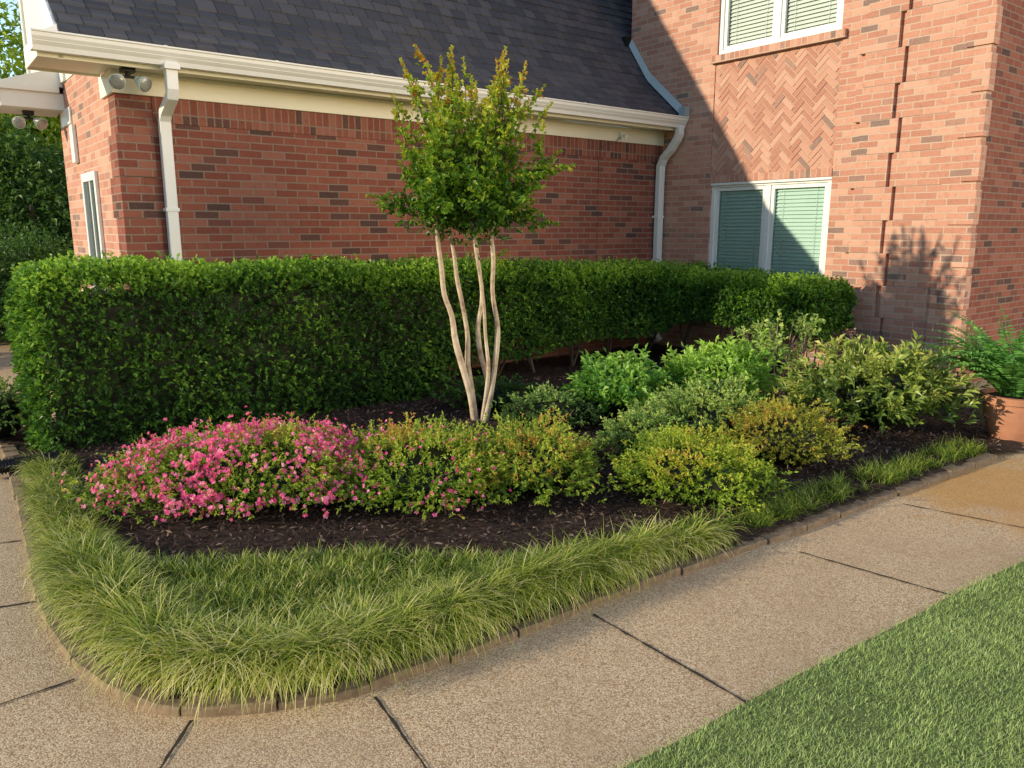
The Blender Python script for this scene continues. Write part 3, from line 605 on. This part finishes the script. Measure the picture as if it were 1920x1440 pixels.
# ================================================================== HEDGES
def hedge(name, x0, x1, y0, y1, zt, zb, n, label, axis, seed, stems, roundr=.22, br=.0, rag=1.0):
    c = Wd2((x0+x1)/2, (y0+y1)/2); root = empty(name, (c[0], c[1], .03), label, 'hedge')
    mb = MB(); A = {'front': (x1-x0)*1.25, 'back': (x1-x0)*.2, 'top': (x1-x0)*(y1-y0)*1.2, 'end0': (y1-y0)*1.3, 'end1': (y1-y0)*1.0}
    if axis == 'y': A = {'front': (x1-x0)*1.2, 'back': .01, 'top': (x1-x0)*(y1-y0), 'end0': (y1-y0)*1.3, 'end1': (y1-y0)*.2}
    tot = sum(A.values()); allp = []; alln = []
    for kf, ar in A.items():
        k = int(n*ar/tot); a = rng.random(k); b = rng.random(k)
        if kf == 'top': p = np.stack([x0+a*(x1-x0), y0+b*(y1-y0), np.ones(k)], 1)
        elif kf == 'front': p = np.stack([x0+a*(x1-x0), np.full(k, y0), b], 1)
        elif kf == 'back': p = np.stack([x0+a*(x1-x0), np.full(k, y1), b], 1)
        elif kf == 'end0': p = np.stack([np.full(k, x0), y0+a*(y1-y0), b], 1)
        else: p = np.stack([np.full(k, x1), y0+a*(y1-y0), b], 1)
        s_ = p[:, 0] if axis == 'x' else -p[:, 1]
        T = zt(s_); B = zb(s_); B = B+.10*snoise(np.stack([p[:, 0]*3, p[:, 1]*3, p[:, 0]*0], 1), 1.5, seed)*(B > .1)
        p[:, 2] = B+p[:, 2]*(T-B)
        r = roundr; qn = np.stack([np.clip(p[:, 0], x0+r*1.5, x1-r*1.5), np.clip(p[:, 1], y0+r, y1-r), np.minimum(np.maximum(p[:, 2], B+r*.2), T-r)], 1)
        v = p-qn; nv = unit(v); ln = np.linalg.norm(v, axis=1, keepdims=True); p = qn+nv*np.minimum(ln, r*1.12)
        allp.append(p); alln.append(nv)
    p = np.concatenate(allp); nv = np.concatenate(alln); k = len(p)
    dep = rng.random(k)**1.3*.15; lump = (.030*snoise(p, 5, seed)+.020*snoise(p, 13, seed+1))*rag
    gap = snoise(p, 9, seed+3)
    keep = ~((gap > 1.2) & (nv[:, 2] < .4) & (rng.random(k) < .4)); p, nv, dep, lump = p[keep], nv[keep], dep[keep], lump[keep]; k = len(p)
    p = p+nv*(lump-dep+.015)[:, None]
    p[:, 2] += .025*(nv[:, 2] > .5)*rng.normal(size=k)
    W = np.empty_like(p); W[:, 0] = C0[0]+Ux*p[:, 0]-Uy*p[:, 1]; W[:, 1] = C0[1]+Uy*p[:, 0]+Ux*p[:, 1]; W[:, 2] = np.maximum(p[:, 2], .05)
    ND = np.empty_like(nv); ND[:, 0] = Ux*nv[:, 0]-Uy*nv[:, 1]; ND[:, 1] = Uy*nv[:, 0]+Ux*nv[:, 1]; ND[:, 2] = nv[:, 2]
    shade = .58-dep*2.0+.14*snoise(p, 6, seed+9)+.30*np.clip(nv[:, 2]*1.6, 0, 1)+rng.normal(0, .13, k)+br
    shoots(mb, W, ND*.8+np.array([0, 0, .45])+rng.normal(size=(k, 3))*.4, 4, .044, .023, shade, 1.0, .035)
    ins = .20; s0, s1 = (x0, x1) if axis == 'x' else (-y1, -y0); ss = np.arange(s0+ins*1.5, s1-ins*1.4, .25)
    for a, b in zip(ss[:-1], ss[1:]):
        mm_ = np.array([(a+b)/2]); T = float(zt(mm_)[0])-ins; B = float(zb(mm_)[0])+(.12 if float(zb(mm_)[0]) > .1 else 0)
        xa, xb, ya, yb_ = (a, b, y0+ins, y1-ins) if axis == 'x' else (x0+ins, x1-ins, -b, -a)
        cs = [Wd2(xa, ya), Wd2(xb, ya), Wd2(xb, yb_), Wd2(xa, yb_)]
        mb.add([(*q_, B) for q_ in cs]+[(*q_, T) for q_ in cs], np.array([[3, 2, 1, 0], [4, 5, 6, 7], [0, 1, 5, 4], [1, 2, 6, 5], [2, 3, 7, 6], [3, 0, 4, 7]]), 0.0)  # near-black boxes added inside to block light, painting the hedge's inner shade
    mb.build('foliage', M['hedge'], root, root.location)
    for s_ in stems:
        st_ = MB(); xx, yy_ = (s_, (y0+y1)/2+random.uniform(-.15, .15)) if axis == 'x' else ((x0+x1)/2+random.uniform(-.25, .05), -s_)
        for j in range(random.choice((3, 4))):
            b0 = Wd2(xx, yy_); e = Wd2(xx+random.uniform(-.28, .28), yy_+random.uniform(-.25, .2)); mid_ = (b0+e)/2+np.array([random.uniform(-.05, .05), 0])
            st_.tube([(*b0, .0), (*mid_, .25), (*e, .62)], [.018, .013, .009], 6)
        st_.build('trunk', M['bark'], root, root.location)
    return root
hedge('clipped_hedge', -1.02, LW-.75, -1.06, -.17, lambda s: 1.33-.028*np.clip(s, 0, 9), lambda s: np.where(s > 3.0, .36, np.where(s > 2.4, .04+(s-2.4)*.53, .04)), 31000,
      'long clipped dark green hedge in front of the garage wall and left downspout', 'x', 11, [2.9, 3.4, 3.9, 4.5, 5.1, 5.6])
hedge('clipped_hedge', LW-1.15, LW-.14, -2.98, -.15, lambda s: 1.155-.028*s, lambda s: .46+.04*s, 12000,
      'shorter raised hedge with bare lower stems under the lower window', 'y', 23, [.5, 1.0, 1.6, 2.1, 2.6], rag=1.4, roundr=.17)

# ================================================================== SHRUBS
def azl(cx, cy, rx, ry, h, n, mat, label, seed, bright, lump, lk=6):
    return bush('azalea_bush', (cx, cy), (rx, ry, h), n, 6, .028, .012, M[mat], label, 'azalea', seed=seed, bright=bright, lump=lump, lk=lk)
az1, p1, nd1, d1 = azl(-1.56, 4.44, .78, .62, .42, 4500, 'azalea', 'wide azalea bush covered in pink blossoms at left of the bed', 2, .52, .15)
def blossoms(p, nd, root, count, L, prob):
    w_ = prob(p); w_ = w_/w_.sum(); k = rng.choice(len(p), count, p=w_, replace=True); P0 = p[k]+unit(nd[k])*.024+rng.normal(0, .012, (count, 3)); D = unit(nd[k]+rng.normal(size=(count, 3))*.45)
    T = np.repeat(P0, 5, 0); DD = np.repeat(D, 5, 0); ref = unit(np.cross(DD, np.array([.3, .5, .8]))); r2 = np.cross(DD, ref); a = np.tile(np.arange(5)*2*math.pi/5, count)+np.repeat(rng.uniform(0, 6, count), 5)
    rad = ref*np.cos(a)[:, None]+r2*np.sin(a)[:, None]; d = DD*.55+rad
    mb = MB(); leaves(mb, T, d, L*np.repeat(rng.uniform(.65, 1.2, count), 5), L*.85, np.repeat(np.clip(rng.normal(.5, .25, count), 0, 1), 5), up=DD, fold=-.05, droop=.0)
    o = mb.build('blossoms', M['pink'], root, root.location); o['kind'] = 'stuff'
patch = lambda p, s: np.clip(.40+snoise(p, 8, s)+.6*snoise(p, 22, s+1), .02, 1.6)**1.2
out1 = np.linalg.norm((p1-np.array([-1.56, 4.44, .168]))/np.array([.78, .62, .26]), axis=1)
blossoms(p1, nd1, az1, 2700, .0175, lambda p: (patch(p, 4)+.05)*(out1 > .80)*np.where(p[:, 1] > 4.80, .15, 1.)+1e-5)
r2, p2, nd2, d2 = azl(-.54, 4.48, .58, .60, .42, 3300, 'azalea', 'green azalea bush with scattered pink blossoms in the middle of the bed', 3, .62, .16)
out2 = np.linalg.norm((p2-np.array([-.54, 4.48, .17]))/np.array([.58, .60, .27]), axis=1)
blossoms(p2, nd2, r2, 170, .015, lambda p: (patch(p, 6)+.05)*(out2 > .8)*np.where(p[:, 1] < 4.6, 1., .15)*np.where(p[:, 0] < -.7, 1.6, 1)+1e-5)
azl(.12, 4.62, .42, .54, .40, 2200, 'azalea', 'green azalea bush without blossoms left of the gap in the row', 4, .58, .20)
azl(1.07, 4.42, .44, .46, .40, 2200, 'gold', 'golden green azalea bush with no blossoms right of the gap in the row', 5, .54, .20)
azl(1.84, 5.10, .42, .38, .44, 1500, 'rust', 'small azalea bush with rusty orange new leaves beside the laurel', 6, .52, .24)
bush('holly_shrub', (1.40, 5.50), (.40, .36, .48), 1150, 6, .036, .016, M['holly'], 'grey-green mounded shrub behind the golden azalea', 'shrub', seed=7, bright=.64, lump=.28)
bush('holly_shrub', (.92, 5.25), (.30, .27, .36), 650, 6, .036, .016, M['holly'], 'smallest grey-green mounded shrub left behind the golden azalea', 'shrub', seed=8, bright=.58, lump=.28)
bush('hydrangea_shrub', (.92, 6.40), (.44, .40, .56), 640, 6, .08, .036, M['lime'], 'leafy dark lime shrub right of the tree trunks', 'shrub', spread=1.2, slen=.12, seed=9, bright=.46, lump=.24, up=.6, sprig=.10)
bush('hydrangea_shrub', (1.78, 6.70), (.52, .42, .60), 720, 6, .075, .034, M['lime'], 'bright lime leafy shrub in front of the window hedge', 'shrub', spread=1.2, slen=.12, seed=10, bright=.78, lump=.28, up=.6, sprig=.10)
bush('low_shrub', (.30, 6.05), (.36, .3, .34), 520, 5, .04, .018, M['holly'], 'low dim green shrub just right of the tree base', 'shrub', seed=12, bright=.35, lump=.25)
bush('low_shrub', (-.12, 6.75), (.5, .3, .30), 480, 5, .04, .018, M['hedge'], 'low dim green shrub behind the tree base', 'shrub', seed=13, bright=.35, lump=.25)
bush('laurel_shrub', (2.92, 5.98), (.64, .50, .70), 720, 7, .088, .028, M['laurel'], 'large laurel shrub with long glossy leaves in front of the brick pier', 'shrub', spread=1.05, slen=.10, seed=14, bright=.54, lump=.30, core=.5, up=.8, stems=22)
bush('small_shrub', (-4.0, 5.75), (.40, .42, .5), 520, 6, .04, .018, M['holly'], 'small leafy shrub at the left end of the long hedge', 'shrub', seed=15, bright=.45)
c = P(1462, 640, 6.9); root = empty('stemmed_shrub', (c[0], c[1], .03), 'open twiggy shrub with pale lime leaves and bare grey stems', 'shrub'); sm = MB(); tips = []
for i in range(8):
    a = random.uniform(0, 6.28); r_ = random.uniform(.15, .42); b0 = np.array([c[0]+random.uniform(-.07, .07), c[1], .02]); e = np.array([c[0]+math.cos(a)*r_, c[1]+math.sin(a)*r_*.4, random.uniform(.6, .86)])
    md = b0*.5+e*.5+np.array([random.uniform(-.05, .05), 0, -.06]); sm.tube([b0, md, e], [.011, .008, .004], 6); tips.append(e)
    for j in range(4): e2 = md+(e-md)*random.uniform(.3, 1)+np.array([random.uniform(-.14, .14), random.uniform(-.1, .1), random.uniform(0, .1)]); sm.tube([md+(e-md)*.3, e2], [.005, .0025], 5); tips.append(e2)
sm.build('stems', plain('grey_stem', (.26, .20, .14), .8, 20), root, root.location)
tp = np.array(tips); tp = np.repeat(tp, 4, 0)+rng.normal(0, .035, (len(tp)*4, 3)); mb = MB(); shoots(mb, tp, rng.normal(size=tp.shape)*.6+np.array([0, 0, .8]), 5, .05, .028, rng.uniform(.45, 1, len(tp)), 1.2, .05); mb.build('foliage', M['pale'], root, root.location)

# ================================================================== CRAPE MYRTLE
YT = 6.3; base = P(897, 795, YT); tree = empty('crape_myrtle_tree', (base[0], base[1], .03), 'young multi-trunk tree with pale smooth trunks and orange-tipped green crown', 'tree')
def stem(pts, rad, dy):
    pw = np.array([P(x, y, YT+dy*(i/(len(pts)-1))) for i, (x, y) in enumerate(pts)]); t = np.linspace(0, 1, len(pw)); tt = np.linspace(0, 1, 26)
    q_ = np.stack([np.interp(tt, t, pw[:, j]) for j in range(3)], 1)
    q_[1:-1] = (q_[:-2]+q_[1:-1]*2+q_[2:])/4
    rd = np.interp(tt, [0, 1], rad)*(1+.07*np.sin(tt*17+rad[0]*900)); mm = MB(); mm.tube(q_, rd, 10); mm.build('trunk', M['palebark'], tree, tree.location, smooth=True); return q_[-1]
tops = [stem([(892, 808), (884, 745), (868, 690), (853, 640), (848, 590), (832, 555), (828, 500), (820, 450), (818, 410), (800, 370)], (.031, .013), -.12),
        stem([(895, 808), (886, 735), (876, 680), (878, 630), (868, 575), (856, 520), (852, 480), (842, 430), (850, 370)], (.025, .013), .10),
        stem([(902, 808), (912, 750), (916, 715), (900, 665), (894, 610), (906, 560), (898, 500), (888, 430), (890, 360)], (.028, .013), .16),
        stem([(905, 808), (917, 755), (925, 710), (932, 650), (934, 610), (922, 550), (926, 490), (920, 430), (950, 370)], (.029, .013), -.05),
        stem([(901, 808), (912, 735), (917, 690), (910, 630), (908, 580), (902, 530), (891, 470), (885, 400)], (.018, .010), -.14)]
br = MB(); lv = MB(); cx = P(880, 400, YT)[0]
nbr = 132
for i in range(nbr):
    s0 = tops[i % 5]; s0 = s0-np.array([0, 0, random.uniform(0, .2)])
    a = random.uniform(0, 6.28); kind_ = i/nbr
    if kind_ < .42: e = np.array([cx+math.cos(a)*random.uniform(.30, .72), YT+math.sin(a)*random.uniform(.25, .62), random.uniform(1.60, 2.10)])
    elif kind_ < .72: e = np.array([cx+math.cos(a)*random.uniform(.2, .66)-.03, YT+math.sin(a)*random.uniform(.15, .55), random.uniform(2.05, 2.60)])
    else: e = np.array([cx+math.cos(a)*random.uniform(.12, .62), YT+math.sin(a)*random.uniform(.05, .45), random.uniform(2.45, 2.88)])
    if i in (1, 2, 3): e = np.array([cx+.86-.10*i, YT-.1, 1.98+.09*i])
    if i in (4,): e = np.array([cx-.72, YT-.1, 1.85])
    c1 = s0*.45+e*.55; c1[2] -= .05 if e[2] > 2.1 else -.02; c1[:2] = s0[:2]*.35+e[:2]*.65 if e[2] > 2.2 else c1[:2]
    tt = np.linspace(0, 1, 9)[:, None]; q_ = (1-tt)**2*s0+2*tt*(1-tt)*c1+tt*tt*e
    br.tube(q_, np.linspace(.007, .0022, 9), 5, r=.2, cap=False)
    k = 36; t = rng.uniform(.10, 1, k)[:, None]; pt = (1-t)**2*s0+2*t*(1-t)*c1+t*t*e; sp_ = .075*(1.15-t); pt = pt+rng.normal(size=(k, 3))*sp_
    ax = unit((e-c1)[None, :]); D = ax*.6+rng.normal(size=(k, 3))*.55+np.array([0, 0, .25])
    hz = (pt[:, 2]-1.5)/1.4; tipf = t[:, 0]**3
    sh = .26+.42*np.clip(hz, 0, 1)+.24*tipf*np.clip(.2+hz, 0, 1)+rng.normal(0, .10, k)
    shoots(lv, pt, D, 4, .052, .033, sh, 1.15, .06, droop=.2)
    k2 = 7; pt2 = e+ax*np.linspace(-.04, .07, k2)[:, None]; shoots(lv, pt2, np.repeat(ax, k2, 0)+rng.normal(size=(k2, 3))*.3, 4, .032, .018, .38+.56*np.clip(hz.max(), 0, 1)*np.ones(k2), 1.0, .02)
tp = np.array([P(940, 480, YT), P(950, 470, YT), P(935, 490, YT), P(880, 470, YT)]); shoots(lv, np.repeat(tp, 3, 0)+rng.normal(0, .02, (12, 3)), rng.normal(size=(12, 3)), 4, .04, .02, .6, 1.2, .04)
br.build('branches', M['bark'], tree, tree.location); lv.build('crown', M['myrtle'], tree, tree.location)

# ================================================================== POTTED FERN
c = G(1908, 835); c = np.array([c[0]+.04, c[1]+.16, 0]); pf = empty('potted_fern', (c[0], c[1], .0), 'lush green fern in a round terracotta pot beside the front corner', 'potted plant')
prof = [(.12, .0), (.14, .015), (.17, .09), (.195, .18), (.21, .27), (.212, .30), (.236, .305), (.240, .355), (.218, .36), (.205, .32), (.02, .31)]
sg = 48; V = [(c[0]+r_*math.cos(2*math.pi*j/sg), c[1]+r_*math.sin(2*math.pi*j/sg), z_+.004) for r_, z_ in prof for j in range(sg)]
m = MB(); m.add(V, np.array([[i*sg+j, i*sg+(j+1) % sg, (i+1)*sg+(j+1) % sg, (i+1)*sg+j] for i in range(len(prof)-1) for j in range(sg)])); m.f.append(np.array([list(range(sg))[::-1]])); m.build('pot', M['terracotta'], pf, pf.location, smooth=False)
m = MB(); m.add([(c[0]+.2*math.cos(2*math.pi*j/24), c[1]+.2*math.sin(2*math.pi*j/24), .335) for j in range(24)], np.array([list(range(24))])); m.build('soil', M['soil'], pf, pf.location)
fm = MB()
for i in range(105):
    a = random.uniform(0, 6.28); Lf = random.uniform(.55, .95); ln = random.uniform(.1, .7); cu = random.uniform(.8, 1.7); K = 28; p = np.array([c[0]+.08*math.cos(a), c[1]+.08*math.sin(a), .34]); pts = [p]; dirs = []
    for k in range(K):
        an = ln+cu*(k/K)**1.2; dv = np.array([math.cos(a)*math.sin(an), math.sin(a)*math.sin(an), math.cos(an)]); p = p+dv*Lf/K; pts.append(p); dirs.append(dv)
    pts = np.array(pts[1:]); dirs = np.array(dirs); side = np.array([-math.sin(a), math.cos(a), 0.]); fm.tube(pts[::5], .0025, 4, .3, cap=False)
    t = np.linspace(0, 1, K); wl = .085*np.sin(np.clip(t*1.05+.12, 0, 1)*math.pi)**.7+.008; tone = random.uniform(-.15, .2)
    for s_ in (-1, 1): leaves(fm, pts, side*s_+dirs*.35, wl, .026, np.clip(.40+.3*t+rng.normal(0, .10, K)+tone, 0, 1), fold=.02, droop=.12)
fm.build('fronds', M['fern'], pf, pf.location)

# ================================================================== DRAIN PIPE
a, b = G(-25, 884, .06), G(112, 862, .06); K = 90; t = np.linspace(0, 1, K)[:, None]; pts = a+(b-a)*t; pts[:, 2] = .075; rad = .048+.006*np.sign(np.sin(np.linspace(0, 22*2*math.pi, K)))
m = MB(); m.tube(pts, rad, 18); tag(m.build('drain_pipe', M['black'], origin=tuple(pts[0])), 'black corrugated drain pipe on the ground at the hedge end', 'pipe')

# ================================================================== BACKGROUND
def tree_far(name, c, trunk_h, blobs, n, leaf, mat, label, cat='tree', br=0.):
    root = empty(name, (c[0], c[1], -.03), label, cat)
    if trunk_h:
        m = MB(); m.tube([(c[0], c[1], -.03), (c[0]+.05, c[1], trunk_h*.5), (c[0], c[1]+.05, trunk_h)], [.17, .13, .09], 9)
        for i in range(6): a = i*1.05; m.tube([(c[0], c[1], trunk_h*.75), (c[0]+math.cos(a)*.9, c[1]+math.sin(a)*.9, trunk_h+.8)], [.07, .025], 6)
        m.build('trunk', M['bark'], root, root.location)
    mb = MB(); per_ = n//len(blobs)
    for (bx, by, bz, br_, bh) in blobs:
        d = unit(rng.normal(size=(per_, 3))); rr = rng.uniform(.55, 1.05, per_)*(1+.25*snoise(d, 4, int(bx*10) % 17)); p = d*np.array([br_, br_, bh])*rr[:, None]+np.array([c[0]+bx, c[1]+by, bz])
        keep = snoise(p, 2.2, 5) > -1.0; p, d2_, rr2 = p[keep], d[keep], rr[keep]; p[:, 2] = np.maximum(p[:, 2], .05)
        shoots(mb, p, d2_+rng.normal(size=d2_.shape)*.6, 3, leaf, leaf*.5, .25+.35*rr2+.15*snoise(p, 1.5, 6)+br, 1.2, leaf)
    mb.build('crown', mat, root, root.location)
tree_far('bright_tree', (-11.2, 17.0), 3.2, [(0, 0, 4.9, 1.7, 1.3), (-1.6, .4, 4.4, 1.6, 1.4), (.7, .5, 4.0, .9, .8), (-.8, 0, 5.9, 1.1, .8)], 8000, .15, M['brighttree'], 'sunlit yellow-green tree at the top left corner', br=.15)
tree_far('dark_tree', (-8.6, 14.2), 1.2, [(0, 0, 2.1, 1.2, 1.2), (-1.2, .3, 2.5, 1.3, 1.3), (.5, .8, 1.3, 1.0, 1.1)], 8000, .12, M['treeleaf'], 'dense dark green tree just left of the house', br=.08)
tree_far('dark_tree', (-13.2, 20.5), 2.0, [(0, 0, 3.4, 2.0, 1.8), (1.8, .3, 2.8, 1.8, 1.7), (-2, 0, 3, 2, 2)], 8000, .17, M['treeleaf'], 'taller dark tree farther back at the left edge', br=.15)
tree_far('roadside_shrub', (-6.95, 10.9), 0, [(0, 0, .7, .75, .8), (-.9, .3, .6, .8, .7), (-.3, .9, .9, .8, .8)], 5200, .08, M['treeleaf'], 'dark rounded shrub between the driveway and the trees', 'shrub')
tree_far('roadside_shrub', (-7.2, 9.0), 0, [(0, 0, .35, .5, .4), (-.7, .2, .35, .6, .4)], 2600, .06, M['treeleaf'], 'low dark shrub nearest the driveway at the left edge', 'shrub')
fe = empty('wooden_fence', (-10.4, 15.6, 0), 'brown picket fence seen between the dark trees and shrubs', 'fence')
for i in range(26): m = MB(); x = -12.6+i*.16; m.box(x, x+.1, 15.58, 15.60, .0, 1.35+.02*(i % 2)); m.build('picket', M['wood'], fe, fe.location)
for z0 in (.35, 1.0): m = MB(); m.box(-12.7, -8.4, 15.61, 15.65, z0, z0+.08); m.build('rail', M['wood'], fe, fe.location)
m = MB(); n = 9000; ang = rng.uniform(R(95), R(200), n); rad_ = rng.uniform(32, 42, n); z = rng.random(n)**.8*(3.6+1.2*np.sin(ang*9)+.8*np.sin(ang*23)); p = np.stack([rad_*np.cos(ang), rad_*np.sin(ang), z], 1)
shoots(m, p, rng.normal(size=(n, 3)), 3, .6, .35, np.clip(.25+.1*z, 0, .9), 1.3, .4); tag(m.build('far_woods', M['treeleaf']), 'far-off dark woods closing the view behind the left trees', 'woods', kind='stuff')
